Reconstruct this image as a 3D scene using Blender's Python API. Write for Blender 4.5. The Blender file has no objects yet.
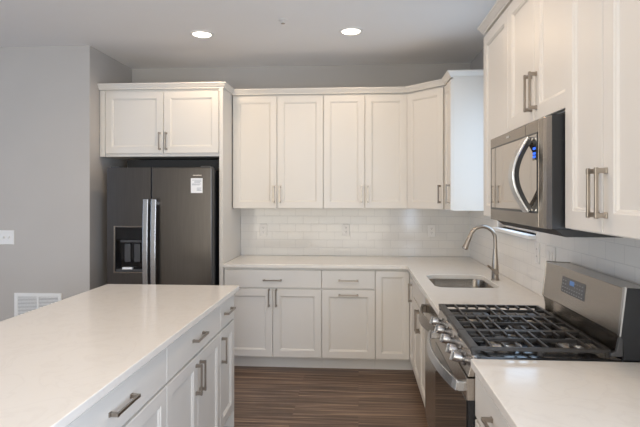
import bpy, bmesh, math, random
from mathutils import Vector, Matrix
random.seed(7)
SC = bpy.context.scene
C = bpy.context.collection

# ------------------------------------------------------------------ camera
cd = bpy.data.cameras.new('camera')
cam = bpy.data.objects.new('camera', cd); C.objects.link(cam)
cam.location = (0, 0, 1.501)
cam.rotation_euler = (math.radians(90), 0, 0.0672)
cd.sensor_fit = 'HORIZONTAL'; cd.sensor_width = 36.0
cd.lens = 500.64 / 640 * 36.0
cd.shift_x = (320 - 324.82) / 640
cd.shift_y = -(213.5 - 195.87) / 640
cd.clip_start = 0.05
SC.camera = cam

# ------------------------------------------------------------------ world, light, exposure
w = bpy.data.worlds.new('daylight'); SC.world = w; w.use_nodes = True
bg = w.node_tree.nodes['Background']
bg.inputs[0].default_value = (0.72, 0.86, 1.0, 1); bg.inputs[1].default_value = 1.0
SC.view_settings.view_transform = 'Standard'
SC.view_settings.look = 'None'
SC.view_settings.gamma = 1.0
SC.view_settings.use_curve_mapping = False
SC.view_settings.exposure = 0.0
SC.cycles.use_denoising = True

def area_light(name, loc, rot, sx, sy, power, col):
    l = bpy.data.lights.new(name, 'AREA'); l.shape = 'RECTANGLE'
    l.size = sx; l.size_y = sy; l.energy = power; l.color = col
    o = bpy.data.objects.new(name, l); C.objects.link(o)
    o.location = loc; o.rotation_euler = rot
    return o
R = math.radians
XR_ = 1.0725
# warm rear fill, then daylight coming in through the windows
area_light('rear_warm_fill', (-1.3, -3.12, 1.25), (R(90), 0, 0), 4.2, 2.1, 108, (1.0, 0.92, 0.76))  # added fill behind the camera, tint and power fitted for balance
area_light('side_window_daylight', (XR_ - 0.03, -0.5, 1.45), (0, R(90), 0), 1.5, 1.8, 108, (0.66, 0.80, 1.0))
area_light('sink_window_daylight', (1.10, 3.48, 1.78), (0, R(90), 0), 0.95, 0.70, 6.2, (0.53, 0.74, 1.0))
area_light('living_window_daylight', (-5.72, 0.6, 1.5), (0, R(-90), 0), 1.6, 2.6, 48, (0.42, 0.64, 1.0))
DOWN_FRONT, DOWN_MID, DOWN_REST, DOWN_LIVING = 17, 24, 8, 4   # recessed downlights over the far aisle / in the rest of the room, watts
DOWN_COL = (1.0, 0.75, 0.50)

# ------------------------------------------------------------------ helpers: materials
def mat(name, col, rough=0.5, metal=0.0, vary=0.0, vscale=6.0, bump=0.0, bscale=60.0, stretch=(1, 1, 1), spec=0.5, coat=0.0):
    m = bpy.data.materials.new(name); m.use_nodes = True
    nt = m.node_tree; N = nt.nodes; L = nt.links
    b = N['Principled BSDF']
    b.inputs['Base Color'].default_value = (*col, 1)
    b.inputs['Roughness'].default_value = rough
    b.inputs['Metallic'].default_value = metal
    b.inputs['Specular IOR Level'].default_value = spec
    b.inputs['Coat Weight'].default_value = coat
    tc = N.new('ShaderNodeTexCoord'); mp = N.new('ShaderNodeMapping')
    mp.inputs['Scale'].default_value = stretch
    L.new(tc.outputs['Object'], mp.inputs[0])
    if vary:
        n = N.new('ShaderNodeTexNoise'); n.inputs['Scale'].default_value = vscale; n.inputs['Detail'].default_value = 5
        r = N.new('ShaderNodeValToRGB')
        r.color_ramp.elements[0].position = 0.3; r.color_ramp.elements[1].position = 0.7
        r.color_ramp.elements[0].color = (*[c * (1 - vary) for c in col], 1)
        r.color_ramp.elements[1].color = (*[min(1, c * (1 + vary)) for c in col], 1)
        L.new(mp.outputs[0], n.inputs['Vector']); L.new(n.outputs[0], r.inputs[0]); L.new(r.outputs[0], b.inputs['Base Color'])
    if bump:
        n2 = N.new('ShaderNodeTexNoise'); n2.inputs['Scale'].default_value = bscale; n2.inputs['Detail'].default_value = 3
        bp = N.new('ShaderNodeBump'); bp.inputs['Strength'].default_value = bump; bp.inputs['Distance'].default_value = 0.002
        L.new(mp.outputs[0], n2.inputs['Vector']); L.new(n2.outputs[0], bp.inputs['Height']); L.new(bp.outputs[0], b.inputs['Normal'])
    return m

def emit(name, col, strength):
    m = bpy.data.materials.new(name); m.use_nodes = True
    b = m.node_tree.nodes['Principled BSDF']
    b.inputs['Base Color'].default_value = (*col, 1)
    b.inputs['Emission Color'].default_value = (*col, 1); b.inputs['Emission Strength'].default_value = strength
    return m

def tile_mat(name, axis, k=1.0):
    m = bpy.data.materials.new(name); m.use_nodes = True
    nt = m.node_tree; N = nt.nodes; L = nt.links; b = N['Principled BSDF']
    tc = N.new('ShaderNodeTexCoord'); sp = N.new('ShaderNodeSeparateXYZ'); cb = N.new('ShaderNodeCombineXYZ')
    L.new(tc.outputs['Object'], sp.inputs[0]); L.new(sp.outputs[axis], cb.inputs[0])
    ad = N.new('ShaderNodeMath'); ad.operation = 'ADD'; ad.inputs[1].default_value = -0.9165
    L.new(sp.outputs['Z'], ad.inputs[0]); L.new(ad.outputs[0], cb.inputs[1])
    br = N.new('ShaderNodeTexBrick'); L.new(cb.outputs[0], br.inputs['Vector'])
    br.offset = 0.5; br.inputs['Scale'].default_value = 1.0
    br.inputs['Brick Width'].default_value = 0.1545; br.inputs['Row Height'].default_value = 0.0775
    br.inputs['Mortar Size'].default_value = 0.0016; br.inputs['Mortar Smooth'].default_value = 0.4
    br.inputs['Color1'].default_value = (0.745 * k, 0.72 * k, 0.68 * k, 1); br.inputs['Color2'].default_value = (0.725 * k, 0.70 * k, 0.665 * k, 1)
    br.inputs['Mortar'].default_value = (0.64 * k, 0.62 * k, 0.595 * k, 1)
    L.new(br.outputs['Color'], b.inputs['Base Color'])
    b.inputs['Roughness'].default_value = 0.12
    n = N.new('ShaderNodeTexNoise'); n.inputs['Scale'].default_value = 9
    L.new(tc.outputs['Object'], n.inputs['Vector'])
    mm = N.new('ShaderNodeMath'); mm.operation = 'MULTIPLY_ADD'; mm.inputs[1].default_value = -1.0
    L.new(br.outputs['Fac'], mm.inputs[0]); 
    m2 = N.new('ShaderNodeMath'); m2.operation = 'MULTIPLY'; m2.inputs[1].default_value = 0.35
    L.new(n.outputs[0], m2.inputs[0]); L.new(m2.outputs[0], mm.inputs[2])
    bp = N.new('ShaderNodeBump'); bp.inputs['Strength'].default_value = 0.5; bp.inputs['Distance'].default_value = 0.002
    L.new(mm.outputs[0], bp.inputs['Height']); L.new(bp.outputs[0], b.inputs['Normal'])
    return m

def floor_mat():
    m = bpy.data.materials.new('wood_plank_floor'); m.use_nodes = True
    nt = m.node_tree; N = nt.nodes; L = nt.links; b = N['Principled BSDF']
    tc = N.new('ShaderNodeTexCoord')
    br = N.new('ShaderNodeTexBrick'); L.new(tc.outputs['Object'], br.inputs['Vector'])
    br.offset = 0.37; br.inputs['Scale'].default_value = 1
    br.inputs['Brick Width'].default_value = 1.22; br.inputs['Row Height'].default_value = 0.155
    br.inputs['Mortar Size'].default_value = 0.0012; br.inputs['Mortar Smooth'].default_value = 0.2
    br.inputs['Color1'].default_value = (0.15, 0.15, 0.15, 1); br.inputs['Color2'].default_value = (0.85, 0.85, 0.85, 1)
    br.inputs['Mortar'].default_value = (0, 0, 0, 1)
    mp = N.new('ShaderNodeMapping'); mp.inputs['Scale'].default_value = (0.45, 17, 1); L.new(tc.outputs['Object'], mp.inputs[0])
    # shift the grain from plank to plank
    ad = N.new('ShaderNodeVectorMath'); ad.operation = 'ADD'; L.new(mp.outputs[0], ad.inputs[0])
    sc = N.new('ShaderNodeVectorMath'); sc.operation = 'SCALE'; sc.inputs['Scale'].default_value = 7.0
    L.new(br.outputs['Color'], sc.inputs[0]); L.new(sc.outputs[0], ad.inputs[1])
    n = N.new('ShaderNodeTexNoise'); n.inputs['Scale'].default_value = 3.0; n.inputs['Detail'].default_value = 7; n.inputs['Roughness'].default_value = 0.6
    n.inputs['Distortion'].default_value = 0.4
    L.new(ad.outputs[0], n.inputs['Vector'])
    r = N.new('ShaderNodeValToRGB'); e = r.color_ramp.elements
    e[0].position = 0.30; e[0].color = (0.055, 0.034, 0.023, 1)
    e[1].position = 0.74; e[1].color = (0.52, 0.36, 0.25, 1)
    k = e.new(0.5); k.color = (0.165, 0.103, 0.07, 1)
    L.new(n.outputs[0], r.inputs[0])
    mx = N.new('ShaderNodeMix'); mx.data_type = 'RGBA'; mx.blend_type = 'MULTIPLY'
    mx.inputs[0].default_value = 0.22
    L.new(r.outputs[0], mx.inputs[6]); L.new(br.outputs['Color'], mx.inputs[7])
    L.new(mx.outputs[2], b.inputs['Base Color'])
    b.inputs['Roughness'].default_value = 0.42
    bp = N.new('ShaderNodeBump'); bp.inputs['Strength'].default_value = 0.15; bp.inputs['Distance'].default_value = 0.002
    L.new(n.outputs[0], bp.inputs['Height']); L.new(bp.outputs[0], b.inputs['Normal'])
    return m

def quartz_mat():
    m = mat('white_quartz', (0.775, 0.735, 0.68), 0.16, spec=0.5)
    nt = m.node_tree; N = nt.nodes; L = nt.links; b = N['Principled BSDF']
    tc = N.new('ShaderNodeTexCoord')
    n = N.new('ShaderNodeTexNoise'); n.inputs['Scale'].default_value = 5; n.inputs['Detail'].default_value = 9; n.inputs['Distortion'].default_value = 1.6
    L.new(tc.outputs['Object'], n.inputs['Vector'])
    r = N.new('ShaderNodeValToRGB'); e = r.color_ramp.elements
    e[0].position = 0.46; e[0].color = (0.775, 0.735, 0.68, 1); e[1].position = 0.54; e[1].color = (0.775, 0.735, 0.68, 1)
    k = e.new(0.5); k.color = (0.748, 0.706, 0.652, 1)
    L.new(n.outputs[0], r.inputs[0]); L.new(r.outputs[0], b.inputs['Base Color'])
    return m

def glass_mat():
    m = bpy.data.materials.new('window_glass'); m.use_nodes = True
    nt = m.node_tree; N = nt.nodes; L = nt.links; N.remove(N['Principled BSDF'])
    t = N.new('ShaderNodeBsdfTransparent'); g = N.new('ShaderNodeBsdfGlossy'); g.inputs['Roughness'].default_value = 0.02
    f = N.new('ShaderNodeFresnel'); mx = N.new('ShaderNodeMixShader')
    L.new(f.outputs[0], mx.inputs[0]); L.new(t.outputs[0], mx.inputs[1]); L.new(g.outputs[0], mx.inputs[2])
    L.new(mx.outputs[0], N['Material Output'].inputs[0])
    return m

M = dict(
    paint=mat('white_cabinet_paint', (0.725, 0.69, 0.638), 0.38, vary=0.012, vscale=2, bump=0.03, bscale=220),
    wall=mat('grey_wall_paint', (0.505, 0.475, 0.445), 0.75, vary=0.015, vscale=3, bump=0.12, bscale=260),
    ceil=mat('ceiling_paint', (0.88, 0.86, 0.84), 0.85, vary=0.01, vscale=2, bump=0.1, bscale=260),
    trim=mat('white_trim_paint', (0.84, 0.84, 0.83), 0.4, vary=0.01),
    quartz=quartz_mat(), floor=floor_mat(),
    tile_x=tile_mat('white_subway_tile_back', 'X'), tile_y=tile_mat('white_subway_tile_side_lit', 'Y', 1.12),  # same tile on both walls; side copy has extra light in its colour
    nickel=mat('brushed_nickel', (0.36, 0.32, 0.28), 0.30, 1.0, vary=0.05, vscale=30),
    steel=mat('brushed_stainless', (0.43, 0.395, 0.36), 0.27, 1.0, vary=0.04, vscale=8, bump=0.05, bscale=40, stretch=(1, 1, 25)),
    bronze=mat('warm_dark_stainless', (0.30, 0.265, 0.23), 0.26, 1.0, vary=0.04, vscale=8, bump=0.04, bscale=40, stretch=(1, 1, 25)),
    bright=mat('bright_stainless', (0.55, 0.56, 0.575), 0.26, 1.0, vary=0.03, vscale=8),
    slate=mat('dark_stainless', (0.112, 0.101, 0.093), 0.30, 1.0, vary=0.05, vscale=5, bump=0.04, bscale=30, stretch=(25, 25, 1)),
    black=mat('black_enamel', (0.012, 0.013, 0.016), 0.25, vary=0.1),
    hob=mat('cooktop_enamel', (0.006, 0.006, 0.007), 0.16, vary=0.1, spec=0.4),
    side=mat('black_side_panel', (0.010, 0.0115, 0.015), 0.45, vary=0.1, bump=0.1, bscale=300),
    iron=mat('cast_iron', (0.030, 0.026, 0.023), 0.36, 0.2, vary=0.15, vscale=30, bump=0.3, bscale=250),
    gloss=mat('black_glass', (0.008, 0.008, 0.009), 0.03, vary=0.1, spec=0.8),
    mirror=mat('tinted_mirror_glass', (0.52, 0.475, 0.43), 0.03, 1.0, vary=0.02),
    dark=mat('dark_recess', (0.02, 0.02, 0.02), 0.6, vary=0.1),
    plastic=mat('dark_grey_plastic', (0.055, 0.055, 0.058), 0.35, vary=0.1),
    knob=mat('knob_metal', (0.42, 0.42, 0.43), 0.26, 1.0, vary=0.03),
    alu=mat('burner_aluminium', (0.62, 0.58, 0.53), 0.38, 1.0, vary=0.08, vscale=40),
    plate=mat('white_plastic', (0.78, 0.76, 0.73), 0.35, vary=0.01),
    slot=mat('outlet_slot', (0.10, 0.09, 0.085), 0.6, vary=0.1),
    paper=mat('white_paper', (0.86, 0.86, 0.86), 0.6, vary=0.01),
    ink=mat('grey_ink', (0.30, 0.32, 0.36), 0.6, vary=0.05),
    panel=mat('grey_control_panel', (0.11, 0.11, 0.115), 0.25, vary=0.05),
    button=mat('grey_button_print', (0.22, 0.22, 0.23), 0.4, vary=0.05),
    sinksteel=mat('sink_stainless', (0.31, 0.275, 0.235), 0.24, 1.0, vary=0.05, vscale=6, stretch=(1, 1, 20)),
    glass=glass_mat(),
    lamp=emit('lamp_glow', (1.0, 0.90, 0.76), 9.0),
    blue=emit('blue_digits', (0.03, 0.14, 0.85), 1.0),
    clock=emit('range_clock', (0.10, 0.20, 0.42), 0.35),
    white_fix=mat('white_fixture', (0.82, 0.80, 0.77), 0.45, vary=0.01),
    ash=mat('unfinished_interior', (0.45, 0.38, 0.30), 0.7, vary=0.05),
)

# ------------------------------------------------------------------ helpers: geometry (world coordinates; shifted to the parent when linked)
class B:
    def __init__(s): s.bm = bmesh.new()
    def box(s, x0, x1, y0, y1, z0, z1):
        v = [s.bm.verts.new(p) for p in ((x0, y0, z0), (x1, y0, z0), (x1, y1, z0), (x0, y1, z0), (x0, y0, z1), (x1, y0, z1), (x1, y1, z1), (x0, y1, z1))]
        for f in ((3, 2, 1, 0), (4, 5, 6, 7), (0, 1, 5, 4), (1, 2, 6, 5), (2, 3, 7, 6), (3, 0, 4, 7)): s.bm.faces.new([v[i] for i in f])
        return s
    def obox(s, O, U, V, N, u0, u1, v0, v1, n0, n1):
        c = lambda u, v, n: O + U * u + V * v + N * n
        v = [s.bm.verts.new(c(*p)) for p in ((u0, v0, n0), (u1, v0, n0), (u1, v1, n0), (u0, v1, n0), (u0, v0, n1), (u1, v0, n1), (u1, v1, n1), (u0, v1, n1))]
        for f in ((3, 2, 1, 0), (4, 5, 6, 7), (0, 1, 5, 4), (1, 2, 6, 5), (2, 3, 7, 6), (3, 0, 4, 7)): s.bm.faces.new([v[i] for i in f])
        return s
    def loft(s, loops, cap0=True, cap1=True, closed=False):
        rs = [[s.bm.verts.new(p) for p in l] for l in loops]
        n = len(rs[0]); m = len(rs)
        for i in range(m if closed else m - 1):
            a, b = rs[i], rs[(i + 1) % m]
            for j in range(n):
                s.bm.faces.new((a[j], a[(j + 1) % n], b[(j + 1) % n], b[j]))
        if cap0 and not closed: s.bm.faces.new(rs[0][::-1])
        if cap1 and not closed: s.bm.faces.new(rs[-1])
        return s
    def prism(s, pts, axis, a0, a1):
        def mk(p, a):
            if axis == 'x': return (a, p[0], p[1])
            if axis == 'y': return (p[0], a, p[1])
            return (p[0], p[1], a)
        return s.loft([[mk(p, a0) for p in pts], [mk(p, a1) for p in pts]])
    def tube(s, pts, r, seg=12):
        pts = [Vector(p) for p in pts]; rr = r if isinstance(r, (list, tuple)) else [r] * len(pts)
        loops = []; ref = None
        for i, p in enumerate(pts):
            t = (pts[min(i + 1, len(pts) - 1)] - pts[max(i - 1, 0)]).normalized()
            if ref is None:
                ref = Vector((0, 0, 1)) if abs(t.z) < 0.9 else Vector((1, 0, 0))
            u = t.cross(ref).normalized(); v = u.cross(t).normalized(); ref = v
            loops.append([p + (u * math.cos(a) + v * math.sin(a)) * rr[i] for a in [2 * math.pi * k / seg for k in range(seg)]])
        return s.loft(loops)
    def lathe(s, O, ax, prof, seg=24):
        ax = Vector(ax).normalized(); ref = Vector((0, 0, 1)) if abs(ax.z) < 0.9 else Vector((1, 0, 0))
        u = ax.cross(ref).normalized(); v = ax.cross(u).normalized(); O = Vector(O)
        return s.loft([[O + ax * h + (u * math.cos(a) + v * math.sin(a)) * max(r, 1e-4) for a in [2 * math.pi * k / seg for k in range(seg)]] for r, h in prof])
    def rib(s, pts, width_vec, thick_fn=None, thick=0.01):
        """flat bar swept along pts; width_vec = full width direction, thickness along local normal"""
        pts = [Vector(p) for p in pts]; wv = Vector(width_vec); loops = []
        for i, p in enumerate(pts):
            t = (pts[min(i + 1, len(pts) - 1)] - pts[max(i - 1, 0)]).normalized()
            n = t.cross(wv).normalized() * thick / 2; h = wv / 2
            loops.append([p - h - n, p + h - n, p + h + n, p - h + n])
        return s.loft(loops)

def ob(name, b, m, parent=None, bevel=0.0, smooth=None):
    bm = b.bm if isinstance(b, B) else b
    bmesh.ops.recalc_face_normals(bm, faces=bm.faces[:])
    if parent is not None:
        off = Vector(parent['_o']) if '_o' in parent else Vector((0, 0, 0))
        bmesh.ops.translate(bm, verts=bm.verts[:], vec=-off)
    me = bpy.data.meshes.new(name); bm.to_mesh(me); bm.free()
    me.materials.append(M[m] if isinstance(m, str) else m)
    o = bpy.data.objects.new(name, me); C.objects.link(o)
    if parent is not None:
        o.parent = parent
        if '_o' in parent: o['_o'] = parent['_o']
    if bevel:
        md = o.modifiers.new('edge', 'BEVEL'); md.width = bevel; md.segments = 2; md.limit_method = 'ANGLE'; md.angle_limit = R(35)
    if smooth:
        for p in me.polygons: p.use_smooth = True
        md = o.modifiers.new('smooth', 'WEIGHTED_NORMAL') if smooth == 'w' else None
        try: me.set_sharp_from_angle(angle=R(38))
        except Exception: pass
    return o

def thing(name, label, cat, loc, group=None):
    o = bpy.data.objects.new(name, None); C.objects.link(o); o.empty_display_size = 0.1
    o.location = loc; o['_o'] = list(loc); o['label'] = label; o['category'] = cat
    if group: o['group'] = group
    return o
def tag(o, label, cat, group=None):
    o['label'] = label; o['category'] = cat
    if group: o['group'] = group
    return o
def struct(name, b, m, parent=None, **k):
    o = ob(name, b, m, parent, **k)
    if parent is None: o['kind'] = 'structure'
    return o
def relabel(o, txt): o['label'] = txt; return o

# frames for cabinet faces
FACE_BACK = (Vector((1, 0, 0)), Vector((0, 0, 1)), Vector((0, -1, 0)))     # faces -y (towards the camera)
FACE_WEST = (Vector((0, -1, 0)), Vector((0, 0, 1)), Vector((-1, 0, 0)))    # right run, faces -x
FACE_EAST = (Vector((0, 1, 0)), Vector((0, 0, 1)), Vector((1, 0, 0)))      # island, faces +x

def shaker(O, fr, w, h, t=0.020, stile=0.058):
    """five piece door: flat frame, sloped sticking, recessed flat panel"""
    U, V, N = fr; b = B()
    def ring(i, n): return [O + U * u + V * v + N * n for u, v in ((i, i), (w - i, i), (w - i, h - i), (i, h - i))]
    e = 0.0022
    b.loft([ring(0, 0), ring(0, t - e), ring(e, t), ring(stile, t), ring(stile + 0.003, t - 0.003), ring(stile + 0.008, t - 0.0042), ring(stile + 0.0125, t - 0.0105)])
    return b
def slab(O, fr, w, h, t=0.020):
    U, V, N = fr; b = B()
    def ring(i, n): return [O + U * u + V * v + N * n for u, v in ((i, i), (w - i, i), (w - i, h - i), (i, h - i))]
    b.loft([ring(0, 0), ring(0, t - 0.0025), ring(0.0025, t)])
    return b
def pull(P0, D, N, L=0.155):
    """square bar pull centred at P0 on the face, along D, standing out along N, with stepped square feet"""
    D = D.normalized(); S = D.cross(N).normalized(); b = B()
    b.obox(P0, D, S, N, -L / 2, L / 2, -0.0050, 0.0050, 0.024, 0.033)
    for sgn in (-1, 1):
        c = P0 + D * sgn * (L / 2 - 0.009)
        b.obox(c, D, S, N, -0.0085, 0.0085, -0.0075, 0.0075, 0.0, 0.006)
        b.obox(c, D, S, N, -0.0070, 0.0070, -0.0062, 0.0062, 0.006, 0.0335)
    return b

def door(root, O, fr, w, h, name='door', hnd=None, L=0.155, axis='v', slabby=False, t=0.020):
    """hnd = (u, v) centre of the pull on the door face"""
    d = ob(name, (slab if slabby else shaker)(O, fr, w, h, t), 'paint', root)
    if hnd:
        U, V, N = fr
        ob('handle', pull(O + U * hnd[0] + V * hnd[1] + N * t, V if axis == 'v' else U, N, L), 'nickel', d, bevel=0.0012)
    return d

# ------------------------------------------------------------------ the room
D = 4.901; XR = 1.0725; H = 2.778; XW = -2.277; YL = 4.105
XL = -5.8; YR = -3.2
struct('floor', B().box(XL - .1, XR + .12, YR - .12, D + .12, -0.08, 0.0), 'floor')
struct('ceiling', B().box(XL - .1, XR + .12, YR - .12, D + .12, H, H + 0.10), 'ceil')
struct('wall_back', B().box(XW, XR + .12, D, D + 0.12, 0, H), 'wall')
WY0, WY1, WZ0, WZ1 = 3.085, 3.93, 1.262, 2.32        # window over the sink
b = B()
b.box(XR, XR + .12, YR, -1.45, 0, H); b.box(XR, XR + .12, .45, WY0, 0, H); b.box(XR, XR + .12, -1.45, .45, 0, .65); b.box(XR, XR + .12, -1.45, .45, 2.3, H); b.box(XR, XR + .12, WY1, D, 0, H)
b.box(XR, XR + .12, WY0, WY1, 0, WZ0); b.box(XR, XR + .12, WY0, WY1, WZ1, H)
struct('wall_right', b, 'wall')
struct('wall_left', B().prism([(XL, YL), (XW, YL), (XW, D + .12), (XL, D + .12)], 'z', 0, H), 'wall')
b = B()   # far side wall of the living area with a window opening
b.box(XL - .1, XL, YR, -0.9, 0, H); b.box(XL - .1, XL, 2.1, YL, 0, H)
b.box(XL - .1, XL, -0.9, 2.1, 0, 0.6); b.box(XL - .1, XL, -0.9, 2.1, 2.4, H)
struct('wall_west', b, 'wall')
b = B()   # rear wall with a wide patio opening
b.box(XL, -3.5, YR - .12, YR, 0, H); b.box(0.9, XR, YR - .12, YR, 0, H); b.box(-3.5, 0.9, YR - .12, YR, 2.35, H)
struct('wall_rear', b, 'wall')
struct('baseboard_left', B().box(XL, XW, YL - 0.014, YL, 0, 0.11), 'trim', bevel=.004)

def window_unit(name, axis, a0, a1, z0, z1, c0, c1, div=1):
    """frame in the wall thickness c0..c1 and panes"""
    def bx(b, p0, p1, q0, q1, zz0, zz1):
        if axis == 'y': b.box(q0, q1, p0, p1, zz0, zz1)
        else: b.box(p0, p1, q0, q1, zz0, zz1)
    b = B(); t = 0.05
    bx(b, a0, a1, c0, c1, z0, z0 + t); bx(b, a0, a1, c0, c1, z1 - t, z1)
    for k in range(div + 1):
        p = a0 + (a1 - a0 - t) * k / div
        bx(b, p, p + t, c0, c1, z0 + t, z1 - t)
    f = struct(name, b, 'trim', bevel=.003)
    g = B(); m = (c0 + c1) / 2; bx(g, a0 + t, a1 - t, m - .003, m + .003, z0 + t, z1 - t)
    ob('window_pane', g, 'glass', f)
    return f
wf = window_unit('window_1', 'y', WY0, WY1, WZ0, WZ1, XR + .055, XR + .10, 1)
ob('window_rail', B().box(XR + .05, XR + .10, WY0 + .05, WY1 - .05, 1.765, 1.805), 'trim', wf)
ob('window_sill', B().box(XR - 0.055, XR + .055, WY0 + 0.001, WY1 - 0.001, WZ0 - 0.022, WZ0), 'trim', wf, bevel=.004)
window_unit('window_2', 'x', -3.5, 0.9, 0.0, 2.35, YR - .10, YR - .04, 3)
window_unit('window_3', 'y', -0.9, 2.1, 0.6, 2.4, XL - .08, XL - .03, 2)

window_unit('window_4', 'y', -1.45, .45, .65, 2.3, XR + .04, XR + .09, 2)

# tiled backsplash
CT = 0.916
b = B().box(-1.164, XR, D - 0.008, D, CT, 1.40)
o = struct('backsplash_back', b, 'tile_x')
b = B(); b.box(XR - 0.008, XR, 0.9, WY0, 0.86, 1.40); b.box(XR - 0.008, XR, WY0, WY1, CT, WZ0 - .0225); b.box(XR - 0.008, XR, WY1, D - .008, CT, 1.40)
struct('backsplash_right', b, 'tile_y')

# ------------------------------------------------------------------ ceiling fittings
def downlight(x, y, label, group=None, watts=None):
    t = thing('ceiling_light', label, 'ceiling light', (x, y, H), group)
    r = 0.075
    ob('trim_ring', B().lathe((x, y, H), (0, 0, -1), [(r + .02, 0), (r + .02, .004), (r + .012, .008), (r, .009), (r - .006, .003), (r - .006, 0)], 36), 'white_fix', t, smooth=True)
    ob('lens', B().lathe((x, y, H - .0005), (0, 0, -1), [(r - .007, 0), (r - .007, .0035), (.04, .0045), (0.0, .005)], 32), 'lamp', t, smooth=True)
    l = bpy.data.lights.new('downlight', 'SPOT'); l.energy = DOWN_REST if watts is None else watts; l.color = DOWN_COL; l.spot_size = R(172); l.spot_blend = 0.5; l.shadow_soft_size = 0.07
    lo = bpy.data.objects.new('downlight_lamp', l); C.objects.link(lo); lo.parent = t; lo.location = (0, 0, -0.03)
    return t
downlight(-1.232, 3.875, 'round recessed ceiling light in front of the refrigerator cabinet', None, DOWN_FRONT)
downlight(-0.058, 3.882, 'round recessed ceiling light above the middle of the floor before the upper cabinets', None, DOWN_FRONT)
for x, y in ((-1.232, 2.0), (-0.058, 2.0), (-1.232, 0.2), (-0.058, 0.2), (-3.9, 2.4), (-3.9, -1.0), (-1.2, -1.8)):
    downlight(x, y, 'round recessed ceiling light behind the viewer, outside the picture', 'ceiling lights behind the viewer', DOWN_MID if y > 1.5 and x > -2 else DOWN_REST if y > -.5 and x > -2 else DOWN_LIVING)

x, y = -0.547, 3.606
t = thing('fire_sprinkler', 'small white fire sprinkler head on the ceiling between the two lights', 'sprinkler', (x, y, H))
ob('escutcheon', B().lathe((x, y, H), (0, 0, -1), [(.032, 0), (.032, .002), (.024, .005), (.010, .006), (.010, .010), (.006, .011)], 28), 'white_fix', t, smooth=True)
b = B()
for s in (-1, 1): b.tube([(x + s * .010, y, H - .009), (x + s * .016, y, H - .015), (x + s * .008, y, H - .022), (x, y, H - .025)], .0025, 8)
b.lathe((x, y, H - .010), (0, 0, -1), [(.003, 0), (.003, .014)], 8)
ob('sprinkler_frame', b, 'white_fix', t)
ob('deflector', B().lathe((x, y, H - .025), (0, 0, -1), [(.015, 0), (.015, .002), (.004, .004)], 16), 'nickel', t)

# ------------------------------------------------------------------ worktops
def rounded(poly, rad):
    """round chosen corners: poly = [(x, y, r)]"""
    out = []; n = len(poly)
    for i in range(n):
        x, y, r = poly[i]
        if r <= 0: out.append((x, y)); continue
        p = Vector((x, y)); a = (Vector(poly[i - 1][:2]) - p).normalized(); c = (Vector(poly[(i + 1) % n][:2]) - p).normalized()
        ang = a.angle(c); d = r / math.tan(ang / 2); ctr = p + (a + c).normalized() * (r / math.sin(ang / 2))
        s = p + a * d - ctr; e = p + c * d - ctr; tot = s.angle_signed(e)
        for k in range(9):
            v = s.copy(); v.rotate(Matrix.Rotation(-tot * k / 8, 2)); out.append((ctr.x + v.x, ctr.y + v.y))
    return out
def slab_poly(outer, holes, z0, z1):
    bm = bmesh.new(); es = []
    for lp in [outer] + holes:
        vs = [bm.verts.new((x, y, z0)) for x, y in lp]
        es += [bm.edges.new((vs[i], vs[(i + 1) % len(vs)])) for i in range(len(vs))]
    r = bmesh.ops.triangle_fill(bm, use_beauty=True, edges=es)
    fs = [f for f in bm.faces]
    e = bmesh.ops.extrude_face_region(bm, geom=fs)
    bmesh.ops.translate(bm, verts=[v for v in e['geom'] if isinstance(v, bmesh.types.BMVert)], vec=(0, 0, z1 - z0))
    bmesh.ops.dissolve_limit(bm, angle_limit=0.01, verts=bm.verts[:], edges=bm.edges[:])
    return bm
XC = 0.407; YB = D - 0.6654; CB = CT - 0.031
SX0, SX1, SY0, SY1 = 0.496, 0.905, 3.245, 3.765
hole = rounded([(SX0, SY0, .07), (SX1, SY0, .07), (SX1, SY1, .07), (SX0, SY1, .07)], 0)
outer = rounded([(-1.163, YB, 0), (XC, YB, .055), (XC, 2.590, 0), (XR - .009, 2.590, 0), (XR - .009, D - .009, 0), (-1.163, D - .009, 0)], 0)
o = ob('kitchen_worktop', slab_poly(outer, [hole], CB, CT), 'quartz', bevel=.003)
tag(o, 'white quartz worktop wrapping the corner with the sink cut into it', 'worktop')
o = ob('kitchen_worktop', B().box(.402, XR - .009, 0.90, 1.8310, CB, CT), 'quartz', bevel=.003)
tag(o, 'short white quartz worktop on the near side of the gas range', 'worktop')
IX0, IX1, IY0, IY1 = -1.665, -0.777, 0.78, 3.223
o = ob('island_worktop', B().box(IX0, IX1, IY0, IY1, CB, CT), 'quartz', bevel=.003)
tag(o, 'large white quartz slab topping the kitchen island', 'worktop')

# ------------------------------------------------------------------ base cabinets
def carcass(x0, x1, y0, y1, z0, z1, open_top=True):
    t = 0.018; b = B()
    b.box(x0, x0 + t, y0, y1, z0, z1); b.box(x1 - t, x1, y0, y1, z0, z1)
    b.box(x0 + t, x1 - t, y0, y0 + t, z0, z1); b.box(x0 + t, x1 - t, y1 - t, y1, z0, z1)
    b.box(x0 + t, x1 - t, y0 + t, y1 - t, z0, z0 + t)
    if not open_top: b.box(x0 + t, x1 - t, y0 + t, y1 - t, z1 - t, z1)
    return b
G = 0.0022                     # half gap between fronts
ZD0, ZD1 = 0.118, 0.700        # base doors
ZR0, ZR1 = 0.712, 0.864        # drawer fronts
FY = D - 0.62                  # back run: box front; door faces stand 20 mm proud
def base_back(x0, x1, label):
    t = thing('base_cabinet', label, 'base cabinet', ((x0 + x1) / 2, FY, 0))
    ob('cabinet_body', carcass(x0 + .0005, x1 - .0005, FY, D - .01, .105, CB - .001), 'paint', t)
    ob('toe_kick', B().box(x0 + .0005, x1 - .0005, FY + .075, FY + .09, 0, .105), 'paint', t)
    return t
X0, X1, X2, X3 = -1.163, -0.3135, 0.1415, 0.432
UB = Vector((1, 0, 0))
def V3(*a): return Vector(a)
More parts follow.
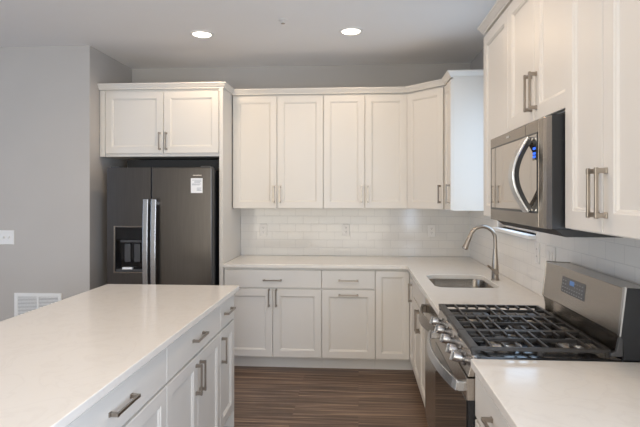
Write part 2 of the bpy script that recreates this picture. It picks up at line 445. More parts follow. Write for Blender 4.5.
t = base_back(X0, X1, 'white base cabinet beside the refrigerator with one wide drawer over two doors')
xl = X0 + .006
door(t, V3(xl, FY, ZR0), FACE_BACK, X1 - G - xl, ZR1 - ZR0, 'drawer', ((X1 - G - xl) / 2, 0.066), axis='h', slabby=True, L=.16)
mid = -0.735
door(t, V3(xl, FY, ZD0), FACE_BACK, mid - G - xl, ZD1 - ZD0, 'door', (mid - G - xl - .029, .51 - .0), L=.155)
door(t, V3(mid + G, FY, ZD0), FACE_BACK, X1 - G - mid - G, ZD1 - ZD0, 'door', (.029, .51), L=.155)
t = base_back(X1, X2, 'white base cabinet with narrow drawer over pull-out bin door, two horizontal pulls')
wd = X2 - X1 - 2 * G
door(t, V3(X1 + G, FY, ZR0), FACE_BACK, wd, ZR1 - ZR0, 'drawer', (wd / 2, .070), axis='h', slabby=True, L=.17)
door(t, V3(X1 + G, FY, ZD0), FACE_BACK, wd, ZD1 - ZD0, 'door', (wd / 2, .541), axis='h', L=.17)

# corner cabinet with an L shaped face
YS1 = 3.985                                        # where the corner unit meets the sink base
FX = 0.452                                         # right run: box front, faces at x = FX - .02
t = thing('corner_base_cabinet', 'white corner base cabinet with tall folding door wrapping the inner corner', 'base cabinet', (0.75, 4.5, 0))
pl = [(X2 + .0005, FY), (FX, FY), (FX, YS1 + .0005), (XR - .01, YS1 + .0005), (XR - .01, D - .01), (X2 + .0005, D - .01)]
ob('cabinet_body', B().prism(pl, 'z', .105, CB - .001), 'paint', t)
pk = [(X2 + .0005, FY + .075), (FX + .075, FY + .075), (FX + .075, YS1 + .0005), (FX + .09, YS1 + .0005), (FX + .09, FY + .09), (X2 + .0005, FY + .09)]
ob('toe_kick', B().prism(pk, 'z', 0, .105), 'paint', t)
ob('door', shaker(V3(X2 + G, FY, ZD0), FACE_BACK, FX - .024 - X2 - G, ZR1 - ZD0, stile=.05), 'paint', t)
d2 = ob('door', shaker(V3(FX, FY - .003, ZD0), FACE_WEST, FY - .003 - YS1 - G, ZR1 - ZD0, stile=.05), 'paint', t)
ob('handle', pull(V3(FX - .02, 4.09, .715), V3(0, 0, 1), V3(-1, 0, 0), .15), 'nickel', d2, bevel=.0012)

def base_right(y0, y1, label, name='base_cabinet', FX=FX):
    t = thing(name, label, 'base cabinet', (FX, (y0 + y1) / 2, 0))
    ob('cabinet_body', carcass(FX, XR - .01, y0 + .0005, y1 - .0005, .105, CB - .001), 'paint', t)
    ob('toe_kick', B().box(FX + .075, FX + .09, y0 + .0005, y1 - .0005, 0, .105), 'paint', t)
    return t
YD1 = 3.205                                        # dishwasher / sink base joint
t = base_right(YD1, YS1, 'white sink base cabinet with blank top panel over two doors, next to the dishwasher')
ob('drawer', slab(V3(FX, YS1 - G, ZR0), FACE_WEST, YS1 - YD1 - 2 * G, ZR1 - ZR0), 'paint', t)
ym = (YD1 + YS1) / 2
door(t, V3(FX, YS1 - G, ZD0), FACE_WEST, YS1 - G - ym - G, ZD1 - ZD0, 'door', (YS1 - ym - 2 * G - .029, .49))
door(t, V3(FX, ym - G, ZD0), FACE_WEST, ym - G - YD1 - G, ZD1 - ZD0, 'door', (.029, .49))
FXN = .437
t = base_right(1.16, 1.8300, 'white base cabinet under the short worktop nearest the gas range', FX=FXN)
door(t, V3(FXN, 1.8300 - G, ZR0), FACE_WEST, .66 - 2 * G, ZR1 - ZR0, 'drawer', (.31, .090), axis='h', slabby=True, L=.17)
door(t, V3(FXN, 1.8300 - G, ZD0), FACE_WEST, .33 - 2 * G, ZD1 - ZD0, 'door', (.33 - 2 * G - .029, .49))
door(t, V3(FXN, 1.4905 - G, ZD0), FACE_WEST, .33 - 2 * G, ZD1 - ZD0, 'door', (.029, .49))

# island
EX = -0.826                                        # island box front, faces at x = -.81
def island_cab(y0, y1, label, split=True, handle_u=None):
    t = thing('island_cabinet', label, 'base cabinet', (EX, (y0 + y1) / 2, 0))
    ob('cabinet_body', carcass(EX - .60, EX, y0 + .0005, y1 - .0005, .105, CB - .001), 'paint', t)
    ob('toe_kick', B().box(EX - .09, EX - .075, y0 + .0005, y1 - .0005, 0, .105), 'paint', t)
    w = y1 - y0 - 2 * G
    door(t, V3(EX, y0 + G, ZR0), FACE_EAST, w, ZR1 - ZR0, 'drawer', (w / 2, .080), axis='h', slabby=True, L=.17)
    if split:
        m = (y0 + y1) / 2
        door(t, V3(EX, y0 + G, ZD0), FACE_EAST, m - G - y0 - G, ZD1 - ZD0, 'door', (m - G - y0 - G - .029, .47))
        door(t, V3(EX, m + G, ZD0), FACE_EAST, y1 - G - m - G, ZD1 - ZD0, 'door', (.029, .47))
    else:
        door(t, V3(EX, y0 + G, ZD0), FACE_EAST, w, ZD1 - ZD0, 'door', (.029, .47))
    return t
tt = island_cab(2.88, 3.2, 'narrow white island cabinet at the refrigerator end, single door below its drawer', False)
ob('end_panel', B().box(EX - .60, EX + .018, 3.2005, 3.2145, .0, CB - .001), 'paint', tt, bevel=.001)
island_cab(2.06, 2.88, 'middle white island cabinet with wide drawer over a pair of doors')
island_cab(1.24, 2.06, 'white island cabinet nearest the viewer, its drawer pull showing low in the picture')
tt = thing('island_back_panel', 'white panel closing the seating side of the island', 'panel', (EX - .62, 2.0, 0))
ob('panel', B().box(EX - .62, EX - .602, .85, 3.2145, 0, CB - .001), 'paint', tt)
tt = thing('island_cabinet', 'white island cabinet at the hidden near end of the island', 'base cabinet', (EX, 1.05, 0))
ob('cabinet_body', carcass(EX - .60, EX, .85, 1.2395, .105, CB - .001), 'paint', tt)
ob('door', shaker(V3(EX, .85 + G, ZD0), FACE_EAST, .385, ZR1 - ZD0), 'paint', tt)
ob('toe_kick', B().box(EX - .09, EX - .075, .85, 1.2395, 0, .105), 'paint', tt)

# ------------------------------------------------------------------ wall cabinets
ZU0, ZU1 = 1.388, 2.424
UFY = D - 0.333                                    # box front of the back-run uppers
def upper_back(x0, x1, mid, label):
    t = thing('wall_cabinet', label, 'wall cabinet', ((x0 + x1) / 2, UFY, ZU0))
    ob('cabinet_body', B().box(x0 + .0005, x1 - .0005, UFY, D - .009, ZU0 - .004, ZU1 + .006), 'paint', t)
    door(t, V3(x0 + G, UFY, ZU0), FACE_BACK, mid - G - x0 - G, ZU1 - ZU0 - .008, 'door', (mid - G - x0 - G - .027, .128))
    door(t, V3(mid + G, UFY, ZU0), FACE_BACK, x1 - G - mid - G, ZU1 - ZU0 - .008, 'door', (.027, .128))
    return t
upper_back(-1.158, -0.3205, -0.746, 'white two-door wall cabinet next to the tall refrigerator panel')
upper_back(-0.3205, 0.4400, 0.057, 'white two-door wall cabinet between the corner cabinet and its wider neighbour')
# diagonal corner wall cabinet
A = Vector((0.4405, UFY)); Bc = Vector((0.7405, 4.268))
t = thing('corner_wall_cabinet', 'white diagonal corner wall cabinet with a single angled door', 'wall cabinet', (0.75, 4.6, ZU0))
ob('cabinet_body', B().prism([(A.x, A.y), (Bc.x, Bc.y), (XR - .009, Bc.y), (XR - .009, D - .009), (A.x, D - .009)], 'z', ZU0 - .004, ZU1 + .006), 'paint', t)
U = Vector((Bc.x - A.x, Bc.y - A.y, 0)); dl = U.length; U.normalize(); N = Vector((U.y, -U.x, 0))
fr = (U, Vector((0, 0, 1)), N)
d = ob('door', shaker(V3(A.x, A.y, ZU0) + U * .014, fr, dl - .038, ZU1 - ZU0 - .008), 'paint', t)
ob('handle', pull(V3(A.x, A.y, ZU0) + U * (dl - .052) + N * .02 + V3(0, 0, .128), V3(0, 0, 1), N, .155), 'nickel', d, bevel=.0012)
# right run: body front x
UX = 0.7405
def upper_right(y0, y1, z0, z1, label, mids=None, x=UX, hz=.128, name='wall_cabinet', hside=None, off=.027, L=.155):
    t = thing(name, label, 'wall cabinet', (x, (y0 + y1) / 2, z0))
    ob('cabinet_body', B().box(x, XR - .009, y0 + .0005, y1 - .0005, z0 - .004, ZU1 + .006), 'paint', t)
    h = z1 - z0 - .008
    if mids is None:
        w = y1 - y0 - 2 * G
        door(t, V3(x, y1 - G, z0), FACE_WEST, w, h, 'door', (hside if hside > 0 else w + hside, hz) if hside else None)
    else:
        door(t, V3(x, y1 - G, z0), FACE_WEST, y1 - G - mids - G, h, 'door', (y1 - mids - 2 * G - off, hz), L)
        door(t, V3(x, mids - G, z0), FACE_WEST, mids - G - y0 - G, h, 'door', (off, hz), L)
    return t
upper_right(3.982, 4.2675, ZU0, ZU1, 'slim white wall cabinet between the corner cabinet and the sink window', hside=-.030)
upper_right(2.476, 2.950, ZU0, ZU1, 'white single-door wall cabinet between the sink window and the microwave', hside=None)
CX = 0.705
upper_right(1.719, 2.4755, 1.808, ZU1, 'short white two-door wall cabinet mounted above the microwave', mids=2.112, hz=.120)
upper_right(1.178, 1.7165, ZU0 + .006, ZU1, 'white two-door wall cabinet beside the microwave above the short worktop', mids=1.458, x=CX, off=.022, L=.142, hz=.115)

# refrigerator enclosure: bridge cabinet, side panel, fillers
FFY = 4.270
t = thing('refrigerator_cabinet', 'white two-door cabinet bridging the top of the refrigerator with tall side panel', 'wall cabinet', (-1.70, FFY, 1.85))
ob('cabinet_body', B().box(-2.255, -1.1985, FFY, D - .009, 1.845, ZU1 + .006), 'paint', t)
ob('side_panel', B().box(-1.198, -1.165, 4.245, D - .009, 0, ZU1 + .006), 'paint', t, bevel=.001)
ob('filler_strip', B().box(XW + .002, -2.2555, FFY, FFY + .02, 1.845, ZU1 + .006), 'paint', t)
m = -1.694
door(t, V3(-2.215, FFY, 1.872), FACE_BACK, m - G + 2.215, ZU1 - .014 - 1.872, 'door', (m - G + 2.215 - .027, .105))
door(t, V3(m + G, FFY, 1.872), FACE_BACK, -1.204 - m - G, ZU1 - .014 - 1.872, 'door', (.027, .105))
ob('left_stile', B().box(-2.250, -2.219, FFY - .018, FFY - .0003, 1.850, ZU1), 'paint', t).name = 'stile'

# crown mouldings (mitred sweep)
def crown(path, z0):
    prof = [(0.0, 0), (0.003, 0), (0.003, .010), (0.008, .014), (0.014, .024), (0.022, .036), (0.027, .040), (0.027, .050), (-.012, .050), (-.012, 0)]
    pts = [Vector(p) for p in path]; n = len(pts); loops = []
    for i, p in enumerate(pts):
        ns = []
        if i > 0: d = (p - pts[i - 1]).normalized(); ns.append(Vector((d.y, -d.x)))
        if i < n - 1: d = (pts[i + 1] - p).normalized(); ns.append(Vector((d.y, -d.x)))
        nn = (ns[0] + ns[-1]).normalized(); k = 1 / max(.3, nn.dot(ns[0]))
        loops.append([(p.x + nn.x * k * o_, p.y + nn.y * k * o_, z0 + h) for o_, h in prof])
    return B().loft(loops)
ZC0 = ZU1 + .0065
fx = .020
o = ob('crown_moulding', crown([(XW + .003, FFY - fx), (-1.163, FFY - fx), (-1.163, UFY - fx), (0.4325, UFY - fx), (Bc.x - .020, Bc.y - .012), (UX - fx, 3.980), (XR - .002, 3.980)], ZC0), 'paint')
tag(o, 'white crown moulding running from the refrigerator cabinet to the corner cabinets', 'crown moulding')
o = ob('crown_moulding', crown([(XR - .002, 2.952), (UX - fx, 2.952), (UX - fx, 1.7185), (CX - fx, 1.7185), (CX - fx, 1.175)], ZC0), 'paint')
tag(o, 'white crown moulding on top of the cabinets over the microwave', 'crown moulding')

# ------------------------------------------------------------------ refrigerator
FD = 4.080                                         # door face
rx0, rx1, rz1 = -2.112, -1.216, 1.738
t = thing('refrigerator', 'dark stainless side-by-side refrigerator with water dispenser and long pale handles', 'refrigerator', (-1.66, 4.45, 0))
ob('body', B().box(rx0 + .012, rx1 - .010, FD + .085, D - .03, .03, rz1 - .012), 'side', t, bevel=.004)
ob('slot_shade_block', B().box(rx0 + .012, rx1 - .010, 4.42, D - .03, rz1 - .0115, 1.828), 'dark', t, bevel=.004)  # added dark box, stands in for shade in the slot above the refrigerator
ob('base_grille', B().box(rx0 + .02, rx1 - .02, FD + .06, FD + .084, 0.0, .09), 'dark', t)
spx = -1.7305
# freezer door with a recess for the dispenser
dx0, dx1, dz0, dz1 = -2.042, -1.782, .865, 1.237
b = B()
y0, y1, zb = FD, FD + .075, .095
b.box(rx0, dx0, y0, y1, zb, rz1); b.box(dx1, spx - .003, y0, y1, zb, rz1)
b.box(dx0, dx1, y0, y1, dz1, rz1); b.box(dx0, dx1, y0, y1, zb, dz0); b.box(dx0, dx1, y0 + .062, y1, dz0, dz1)
bmesh.ops.remove_doubles(b.bm, verts=b.bm.verts[:], dist=1e-5)
fd = ob('freezer_door', b, 'slate', t)
b = B().box(spx + .003, rx1, y0, y1, zb, rz1)
rd = ob('refrigerator_door', b, 'slate', t, bevel=.006)
ob('door_edge', B().box(rx1 + .0003, rx1 + .003, y0 + .012, y1, zb, rz1 - .004), 'side', rd)
ob('hinge_cover', B().box(rx0 + .02, rx0 + .10, FD + .02, FD + .12, rz1 - .002, rz1 + .012), 'plastic', t, bevel=.004)
ob('hinge_cover', B().box(rx1 - .10, rx1 - .02, FD + .02, FD + .12, rz1 - .002, rz1 + .012), 'plastic', t, bevel=.004)
# dispenser
b = B(); e = .012
b.box(dx0 - e, dx0, FD - .004, FD + .004, dz0 - e, dz1 + e); b.box(dx1, dx1 + e, FD - .004, FD + .004, dz0 - e, dz1 + e)
b.box(dx0, dx1, FD - .004, FD + .004, dz1, dz1 + e); b.box(dx0, dx1, FD - .004, FD + .004, dz0 - e, dz0)
dp = ob('dispenser', b, 'bronze', fd, bevel=.0015)
b = B(); b.box(dx0 + .001, dx1 - .001, FD + .054, FD + .061, dz0 + .001, dz1 - .001)
b.box(dx0 + .001, dx0 + .005, FD + .004, FD + .054, dz0 + .001, dz1 - .001); b.box(dx1 - .005, dx1 - .001, FD + .004, FD + .054, dz0 + .001, dz1 - .001)
ob('dispenser_cavity', b, 'gloss', fd)
ob('dispenser_panel', B().box(dx0 + .006, dx1 - .006, FD + .002, FD + .05, dz1 - .105, dz1 - .002), 'gloss', fd, bevel=.003)
ob('dispenser_spout', B().box(dx0 + .04, dx1 - .04, FD + .01, FD + .05, dz1 - .128, dz1 - .106), 'plastic', fd, bevel=.004)
for xx in (-1.955, -1.870):
    ob('paddle', B().box(xx - .026, xx + .026, FD + .040, FD + .052, dz0 + .075, dz1 - .14), 'plastic', fd, bevel=.006)
ob('drip_tray', B().box(dx0 + .006, dx1 - .006, FD + .004, FD + .052, dz0 + .001, dz0 + .018), 'plastic', fd, bevel=.003)
o = ob('instruction_tag', B().box(-1.985, -1.90, FD + .012, FD + .036, dz0 + .0185, dz0 + .034), 'paper', fd); relabel(o, 'white slip of paper lying in the drip tray')
# handles
for (hx, par, s) in ((spx - .024, fd, -1), (spx + .044, rd, 1)):
    pts = []
    for k in range(15):
        u = k / 14; z = .62 + (1.475 - .62) * u; bow = .050 + .016 * math.sin(math.pi * u)
        pts.append((hx, FD - bow, z))
    b = B().rib(pts, (.044, 0, 0), thick=.014)
    for z in (.66, 1.44): b.box(hx - .012, hx + .012, FD - .052, FD, z - .018, z + .018)
    ob('handle', b, 'bright', par, bevel=.005)
# label on the door
lx0, lx1, lz0, lz1 = -1.391, -1.292, 1.525, 1.648
lb = ob('energy_label', B().box(lx0, lx1, FD - .0012, FD - .0001, lz0, lz1), 'paper', rd); relabel(lb, 'white paper label with grey print')
b = B()
for k, (z, a, c) in enumerate(((1.632, .01, .089), (1.622, .03, .089), (1.612, .03, .080), (1.600, .01, .085), (1.592, .01, .075), (1.566, .05, .089), (1.556, .05, .083), (1.546, .05, .089))):
    b.box(lx0 + a, lx0 + c, FD - .0016, FD - .0012, z - .0018, z + .0018)
ob('print', b, 'ink', lb)
ob('logo_badge', B().box(-1.375, -1.30, FD - .002, FD - .0001, 1.668, 1.676), 'steel', rd)

# ------------------------------------------------------------------ gas range
RY0, RY1 = 1.8335, 2.5875
t = thing('gas_range', 'stainless gas range with black grates and raised control backguard', 'range', (0.70, 2.205, 0))
FXR = 0.398
ob('body', B().box(FXR + .028, 1.055, RY0, RY1, .03, .905), 'side', t, bevel=.002)
for xx in (.50, 1.0):
    for yy in (RY0 + .06, RY1 - .06): ob('levelling_foot', B().lathe((xx, yy, 0), (0, 0, 1), [(.018, 0), (.018, .012), (.01, .03)], 12), 'plastic', t)
# storage drawer, oven door, control panel
ob('storage_drawer', B().box(FXR - .008, FXR + .027, RY0 + .003, RY1 - .003, .065, .235), 'bronze', t, bevel=.004)
b = B(); dz0, dz1 = .242, .842; wy0, wy1, wz0, wz1 = RY0 + .0, RY1 - .0, .30, .775
od = ob('oven_door', B().box(FXR - .004, FXR + .027, RY0 + .003, RY1 - .003, dz0, dz1), 'black', t, bevel=.004)
ob('door_top_rail', B().box(FXR - .0085, FXR + .0272, RY0 + .0022, RY1 - .0022, .762, dz1 + .0005), 'steel', od, bevel=.003)
ob('oven_window', B().box(FXR - .0085, FXR - .0042, RY0 + .012, RY1 - .012, dz0 + .03, dz1 - .082), 'gloss', od, bevel=.002)
pts = []
n = 22
for k in range(n + 1):
    u = k / n; y = RY0 + .030 + (RY1 - RY0 - .06) * u
    s = math.sin(math.pi * u)
    pts.append((FXR - .036 - .044 * s ** .8, y, .805 + .004 * s))
b = B().rib(pts, (.006, 0, .040), thick=.013)
for y in (RY0 + .040, RY1 - .040): b.box(FXR - .038, FXR - .003, y - .014, y + .014, .786, .822)
ob('handle', b, 'bright', od, bevel=.004)
cp = [(FXR - .004, .848), (FXR + .030, .848), (FXR + .030, .922), (FXR + .016, .926)]
pan = ob('control_panel', B().prism(cp, 'y', RY0 + .002, RY1 - .002), 'steel', t, bevel=.002)
kn = Vector((-(.926 - .848), 0, .020)).normalized()
for y in (RY0 + .095, RY0 + .185, RY0 + .330, RY0 + .480, RY0 + .630):
    c = Vector((FXR + .0045, y, .884))
    bz = ob('knob', B().lathe(c, kn, [(.0240, 0.0005), (.0240, .004), (.014, .007), (.014, .014), (.0200, .017), (.0190, .044), (.017, .047), (0, .0472)], 28), 'knob', t, smooth=True)
    S = Vector((0, 1, 0)); T = kn.cross(S).normalized()
    g_ = B().obox(c, S, T, kn, -.0040, .0040, -.0175, .0175, .0474, .0560)
    ob('knob_grip', g_, 'knob', bz, bevel=.0015)
# cooktop
b = B(); z = .906
b.box(FXR + .030, .930, RY0 - .0005, RY1 + .0005, z, z + .012)
for (x0, x1, y0, y1) in ((FXR + .018, FXR + .040, RY0, RY1), (FXR + .040, .928, RY0, RY0 + .014), (FXR + .040, .928, RY1 - .014, RY1)):
    b.box(x0, x1, y0, y1, z + .012, z + .016)
ob('cooktop', b, 'hob', t, bevel=.003)
burn = [(.565, RY0 + .165, .046), (.565, RY1 - .165, .052), (.835, RY0 + .165, .038), (.835, RY1 - .165, .040), (.70, (RY0 + RY1) / 2, .044)]
for (bx_, by_, r) in burn:
    o = ob('burner', B().lathe((bx_, by_, z + .012), (0, 0, 1), [(r + .022, .0005), (r + .020, .004), (r + .006, .006), (r + .004, .014), (r - .002, .016), (r - .004, .006)], 28), 'alu', t, smooth=True)
    ob('burner_cap', B().lathe((bx_, by_, z + .012), (0, 0, 1), [(r - .003, .0155), (r, .018), (r - .002, .023), (r - .010, .026), (0, .0265)], 28), 'iron', o, smooth=True)
# three cast iron grates
gx0, gx1 = FXR + .008, .900
gz = .954
ws = (RY1 - RY0 - .026) / 3
for k in range(3):
    y0 = RY0 + .016 + k * (ws + .002); y1 = y0 + ws - .001
    b = B(); q = .0045
    zt0, zt1 = gz - .016, gz - .002
    b.box(gx0, gx0 + .030, y0, y1, gz - .018, gz - .001)                       # broad front rail
    b.box(gx1 - .016, gx1, y0, y1, zt0, zt1)
    for yy in (y0 + .007, y1 - .007): b.box(gx0 + .025, gx1 - .010, yy - .007, yy + .007, zt0, zt1)
    yc = (y0 + y1) / 2
    b.box(gx0 + .030, gx1 - .015, yc - q, yc + q, zt0 + .002, zt1 + .0016)
    for m_ in range(1, 9):
        xx = gx0 + .030 + (gx1 - gx0 - .046) * m_ / 9
        gap = .052 if m_ in (2, 3, 6, 7) else 0.0
        if k == 1: gap = .045 if m_ in (4, 5) else 0.0
        for (ya, yb) in (((y0 + .012, y1 - .012),) if not gap else ((y0 + .012, yc - gap), (yc + gap, y1 - .012))):
            b.box(xx - q, xx + q, ya, yb, zt0 + .001, zt1 + .0012)
    for xx in (gx0 + .012, (gx0 + gx1) / 2, gx1 - .010):                       # feet
        for yy in (y0 + .007, y1 - .007):
            b.box(xx - .009, xx + .009, yy - .006, yy + .006, z + .0162, zt0 + .002)
    ob('grate', b, 'iron', t, bevel=.0022)
# backguard
bgp = [(0.9560, .9185), (1.055, .9185), (1.055, 1.166), (0.9400, 1.172), (0.9220, 1.150 - .145), (0.9280, .998), (0.9560, .992)]
bk = ob('backguard', B().prism(bgp, 'y', RY0 + .012, RY1 - .010), 'steel', t, bevel=.002)
bgs = [(0.9340, .9185), (1.058, .9185), (1.058, 1.169), (0.9400, 1.175), (0.9200, 1.004), (0.9280, .994), (0.9340, .960)]
ob('end_cap', B().prism(bgs, 'y', RY0 + .001, RY0 + .0115), 'side', t, bevel=.002)
ob('end_cap', B().prism(bgs, 'y', RY1 - .0095, RY1 - .001), 'steel', t, bevel=.002)
ob('end_trim', B().prism([(0.9185, 1.004), (0.9240, 1.003), (0.9445, 1.1775), (0.9380, 1.1775)], 'y', RY0 - .001, RY0 + .014), 'bright', t)
ob('end_curb', B().prism([(0.8910, .932), (0.9320, .932), (0.9320, .998), (0.9200, .998), (0.9110, .950), (0.8910, .944)], 'y', RY0 + .001, RY0 + .016), 'plastic', t, bevel=.002)
# display on the sloped face
p0 = Vector((.922, 0, 1.005)); p1 = Vector((.940, 0, 1.172)); V_ = (p1 - p0).normalized(); N_ = Vector((-V_.z, 0, V_.x)); U_ = Vector((0, -1, 0))
O_ = Vector((.922, 2.365, 1.005))
ds = ob('display', B().obox(O_, U_, V_, N_, 0, .232, .060, .130, 0, .0022), 'panel', t, bevel=.001)
ob('clock', B().obox(O_, U_, V_, N_, .085, .130, .102, .122, .0023, .0028), 'clock', ds)
b = B()
for r_ in range(4):
    for c_ in range(9):
        u = .012 + c_ * .0240; v = .066 + r_ * .0155
        if r_ >= 2 and 2 <= c_ <= 4: continue
        b.obox(O_, U_, V_, N_, u, u + .012, v, v + .005, .0023, .0027)
ob('button_print', b, 'button', ds)

# ------------------------------------------------------------------ dishwasher
t = thing('dishwasher', 'stainless dishwasher with bowed bar handle between the range and sink cabinet', 'dishwasher', (.75, 2.9, 0))
dy0, dy1 = 2.5935, 3.2025
ob('body', B().box(FX + .002, XR - .03, dy0 + .004, dy1 - .004, .10, CB - .004), 'dark', t)
dw = ob('door', B().box(FX - .032, FX + .0015, dy0 + .003, dy1 - .003, .118, .872), 'steel', t, bevel=.004)
ob('toe_kick', B().box(FX + .06, FX + .075, dy0 + .003, dy1 - .003, 0, .10), 'black', t)
pts = []
for k in range(17):
    u = k / 16; s = math.sin(math.pi * u)
    pts.append((FX - .058 - .034 * s, dy0 + .05 + (dy1 - dy0 - .10) * u, .800))
b = B().rib(pts, (.010, 0, .056), thick=.014)
for y in (dy0 + .058, dy1 - .058): b.box(FX - .062, FX - .031, y - .014, y + .014, .778, .826)
ob('handle', b, 'bronze', dw, bevel=.004)

# ------------------------------------------------------------------ microwave
MY0, MY1, MZ0, MZ1 = 1.7265, 2.4735, 1.388, 1.773
MX = .638
t = thing('microwave', 'stainless over-the-range microwave with mirrored door and bowed vertical handle', 'microwave', (.87, 2.2, MZ0))
ob('body', B().box(MX + .0105, XR - .010, MY0 + .003, MY1 - .003, MZ0, MZ1 + .004), 'side', t, bevel=.002)
ob('underside_pan', B().prism([(MX + .022, MZ0 - .0005), (XR - .012, MZ0 - .0005), (XR - .012, MZ0 - .026), (MX + .060, MZ0 - .026)], 'y', MY0 + .005, MY1 - .005), 'dark', t)
ys = 1.828                                          # door / control column edge
ob('control_column', B().box(MX, MX + .010, MY0 + .056, ys - .0012, MZ0, MZ1), 'bronze', t, bevel=.0015)
ob('end_trim', B().prism([(MX + .010, MY0 + .001), (MX + .010, MY0 + .0555), (MX, MY0 + .0555), (MX + .003, MY0 + .030)], 'z', MZ0, MZ1), 'steel', t, bevel=.001)
md_ = ob('door', B().box(MX, MX + .010, ys + .0012, MY1 - .002, MZ0, MZ1), 'bronze', t, bevel=.0015)
ob('door_window', B().box(MX - .0018, MX - .0002, ys + .012, MY1 - .025, 1.446, 1.724), 'mirror', md_, bevel=.0008)
b = B()
for (ya, yb, za, zb_) in ((ys + .004, MY1 - .014, 1.724, 1.730), (ys + .004, MY1 - .014, 1.438, 1.446), (ys + .004, ys + .012, 1.446, 1.724), (MY1 - .025, MY1 - .014, 1.446, 1.724)):
    b.box(MX - .0022, MX - .0001, ya, yb, za, zb_)
ob('window_border', b, 'black', md_)
ob('door_seam', B().box(MX - .0006, MX - .0001, 1.965, 1.9665, 1.729, MZ1 - .002), 'dark', md_)
dsp = ob('display', B().box(MX - .0030, MX - .0019, ys + .014, ys + .050, 1.630, 1.690), 'gloss', md_)
b = B()
for za in (1.638, 1.650, 1.668):
    b.box(MX - .0036, MX - .0031, ys + .018, ys + .046, za, za + .0085)
ob('digits', b, 'blue', dsp)
pts = []
for k in range(25):
    u = k / 24; s = math.sin(math.pi * u)
    pts.append((MX - .012 - .055 * s, 1.915, 1.440 + .278 * u))
b = B().rib(pts, (0, .052, 0), thick=.012)
for z_ in (1.448, 1.710): b.box(MX - .020, MX - .0022, 1.900, 1.930, z_ - .010, z_ + .010)
hd = ob('handle', b, 'bright', md_, bevel=.004)
lp = [(p[0] + .0125, p[1], p[2]) for p in pts[1:-1]]
relabel(ob('handle_liner', B().rib(lp, (0, .0525, 0), thick=.014), 'black', hd), 'black inner face of the handle')
ob('vent_slots', B().box(MX + .03, MX + .20, MY0 + .0022, MY0 + .0028, MZ0 + .3, MZ0 + .302), 'dark', t).name = 'vent_slot'
ob('logo_badge', B().box(MX - .0015, MX - .0001, 2.17, 2.21, 1.748, 1.757), 'bright', md_)

# ------------------------------------------------------------------ sink and faucet
def rrect(x0, x1, y0, y1, r, z):
    return [(x, y, z) for x, y in rounded([(x0, y0, r), (x1, y0, r), (x1, y1, r), (x0, y1, r)], 0)]
t = thing('sink', 'undermount stainless sink set into the worktop below the faucet', 'sink', ((SX0 + SX1) / 2, (SY0 + SY1) / 2, .69))
e = .004
L_ = [rrect(SX0 - .018, SX1 + .018, SY0 - .018, SY1 + .018, .08, CB - .0016), rrect(SX0 - e, SX1 + e, SY0 - e, SY1 + e, .074, CB - .0016),
      rrect(SX0 - .002, SX1 + .002, SY0 - .002, SY1 + .002, .07, CB - .006), rrect(SX0 + .006, SX1 - .006, SY0 + .006, SY1 - .006, .065, .715),
      rrect(SX0 + .030, SX1 - .030, SY0 + .030, SY1 - .030, .05, .692),
      rrect(SX0 + .030, SX1 - .030, SY0 + .030, SY1 - .030, .05, .688), rrect(SX0 + .003, SX1 - .003, SY0 + .003, SY1 - .003, .068, .711),
      rrect(SX0 - .005, SX1 + .005, SY0 - .005, SY1 + .005, .075, CB - .008), rrect(SX0 - .018, SX1 + .018, SY0 - .018, SY1 + .018, .08, CB - .003)]
bb = B().loft(L_, cap0=False, cap1=False, closed=True)
bb.box(SX0 + .06, SX1 - .06, SY0 + .06, SY1 - .06, .6885, .6915)
bb = B(); bb.loft(L_[:5][::1] , cap0=False, cap1=True); 
ob('basin', bb, 'sinksteel', t, smooth=True).modifiers.new('thickness', 'SOLIDIFY').thickness = -0.0012
ob('drain', B().lathe(((SX0 + SX1) / 2 + .05, (SY0 + SY1) / 2, .6925), (0, 0, 1), [(.055, 0), (.055, .002), (.045, .003), (.040, .001), (.0, .0008)], 28), 'bright', t, smooth=True)

fxp, fyp = .948, 3.553
t = thing('faucet', 'brushed nickel gooseneck faucet with pull-down spray head behind the sink', 'faucet', (fxp, fyp, CT))
ob('base', B().lathe((fxp, fyp, CT), (0, 0, 1), [(.028, 0), (.028, .006), (.024, .010), (.0235, .070), (.022, .100), (.0155, .190), (.0150, .215)], 28), 'nickel', t, smooth=True)
pts = [(fxp, fyp, CT + .21), (fxp, fyp, CT + .275)]
rad = .086; zc = CT + .285
for k in range(1, 17):
    a = math.pi * k / 16 * .90
    pts.append((fxp - rad + rad * math.cos(a), fyp, zc + rad * math.sin(a)))
ob('spout', B().tube(pts, .0128, 16), 'nickel', t, smooth=True)
e0 = Vector(pts[-1]); dr = (Vector(pts[-1]) - Vector(pts[-2])).normalized()
ob('spray_head', B().lathe(e0, dr, [(.0135, -.002), (.0140, .004), (.0150, .03), (.0195, .085), (.0205, .098), (.019, .104), (.0, .1045)], 24), 'nickel', t, smooth=True)
ob('spray_nozzle', B().lathe(e0 + dr * .1046, dr, [(.016, 0), (.014, .003), (0, .0032)], 20), 'plastic', t, smooth=True)
hv = Vector((-.72, -.25, .42)).normalized(); h0 = Vector((fxp, fyp, CT + .055))
b = B().lathe(h0 + Vector((0, -.012, 0)), (0, -1, 0), [(.017, 0), (.0175, .022), (.015, .028), (0, .0285)], 20)
ob('handle_hub', b, 'nickel', t, smooth=True)
ob('handle', B().tube([h0 + Vector((0, -.030, .004)), h0 + Vector((-.022, -.034, .020)), h0 + Vector((-.062, -.042, .052))], [.010, .0085, .0075], 12), 'nickel', t, smooth=True)

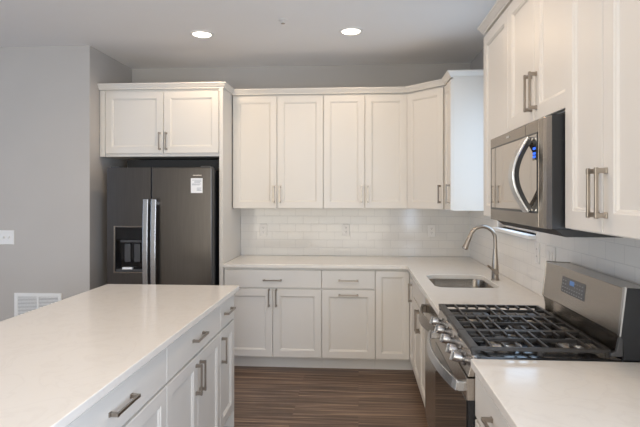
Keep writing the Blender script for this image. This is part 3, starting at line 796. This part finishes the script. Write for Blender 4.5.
# ------------------------------------------------------------------ wall plates
def outlet(x, z, label):
    y = D - .008
    t = thing('wall_outlet', label, 'outlet', (x, y, z), 'outlets on the back splash')
    ob('cover_plate', B().box(x - .036, x + .036, y - .006, y, z - .058, z + .058), 'plate', t, bevel=.003)
    for s in (-1, 1):
        o = ob('receptacle', B().lathe((x, y - .006, z + s * .0215), (0, -1, 0), [(.0165, 0), (.0165, .0015), (.015, .002), (0, .002)], 20), 'plate', t)
        b = B()
        for dx in (-.006, .006): b.box(x + dx - .0013, x + dx + .0013, y - .0086, y - .0081, z + s * .0215 - .001, z + s * .0215 + .008)
        b.box(x - .0022, x + .0022, y - .0086, y - .0081, z + s * .0215 - .010, z + s * .0215 - .006)
        ob('socket_slots', b, 'slot', o)
    return t
outlet(-.936, 1.166, 'white outlet on the tiles nearest the refrigerator')
outlet(-.122, 1.168, 'white outlet in the middle of the back tile wall')
outlet(.703, 1.164, 'white outlet on the tiles below the corner cabinet')
xs = XR - .008
t = thing('wall_outlet', 'white single outlet on the side tiles between the faucet and range', 'outlet', (xs, 3.055, 1.16))
ob('cover_plate', B().box(xs - .006, xs, 3.020, 3.090, 1.100, 1.220), 'plate', t, bevel=.003)
for s in (-1, 1):
    o = ob('receptacle', B().lathe((xs - .006, 3.055, 1.16 + s * .0215), (-1, 0, 0), [(.0165, 0), (.0165, .0015), (.015, .002), (0, .002)], 20), 'plate', t)
    b = B()
    for dy in (-.006, .006): b.box(xs - .0086, xs - .0081, 3.055 + dy - .0013, 3.055 + dy + .0013, 1.16 + s * .0215 - .001, 1.16 + s * .0215 + .008)
    ob('socket_slots', b, 'slot', o)
t = thing('wall_switch', 'white double switch plate on the side tiles just above the range backguard', 'light switch', (xs, 2.85, 1.155))
ob('cover_plate', B().box(xs - .006, xs, 2.785, 2.915, 1.100, 1.222), 'plate', t, bevel=.003)
for yy in (2.827, 2.873):
    ob('rocker', B().box(xs - .010, xs - .0061, yy - .016, yy + .016, 1.128, 1.194), 'plate', t, bevel=.002)
# switch plate on the grey wall
x0, x1, z0, z1 = -3.075, -2.944, 1.084, 1.206
t = thing('wall_switch', 'white toggle switch plate on the grey wall at the picture edge', 'light switch', ((x0 + x1) / 2, YL, (z0 + z1) / 2))
ob('cover_plate', B().box(x0, x1, YL - .007, YL, z0, z1), 'plate', t, bevel=.003)
for xx in (x0 + .042, x1 - .042):
    zc = (z0 + z1) / 2
    o = ob('toggle', B().prism([(YL - .007, zc - .012), (YL - .007, zc + .012), (YL - .018, zc + .010), (YL - .019, zc + .003)], 'x', xx - .005, xx + .005), 'plate', t)
# return air grille
x0, x1, z0, z1 = -2.940, -2.522, .30, .670
t = thing('return_air_vent', 'white return air grille low on the grey wall behind the island', 'vent', ((x0 + x1) / 2, YL, z0))
b = B(); f = .030; y0 = YL - .010
b.box(x0, x1, y0, YL, z1 - f, z1); b.box(x0, x1, y0, YL, z0, z0 + f); b.box(x0, x0 + f, y0, YL, z0 + f, z1 - f); b.box(x1 - f, x1, y0, YL, z0 + f, z1 - f)
xm_ = (x0 + x1) / 2; b.box(xm_ - .009, xm_ + .009, y0 + .001, YL, z0 + f, z1 - f)
ob('frame', b, 'trim', t, bevel=.002)
ob('backing', B().box(x0 + f, x1 - f, YL - .0015, YL - .0002, z0 + f, z1 - f), 'slot', t)
b = B(); nn = 26
for k in range(nn):
    zz = z0 + f + (z1 - z0 - 2 * f) * (k + .5) / nn
    for (a, c) in ((x0 + f, xm_ - .009), (xm_ + .009, x1 - f)):
        b.prism([(YL - .0085, zz - .0034), (YL - .0075, zz - .0042), (YL - .002, zz + .0030), (YL - .003, zz + .0036)], 'x', a, c)
ob('louvres', b, 'trim', t)

for o in bpy.data.objects:
    if '_o' in o: del o['_o']
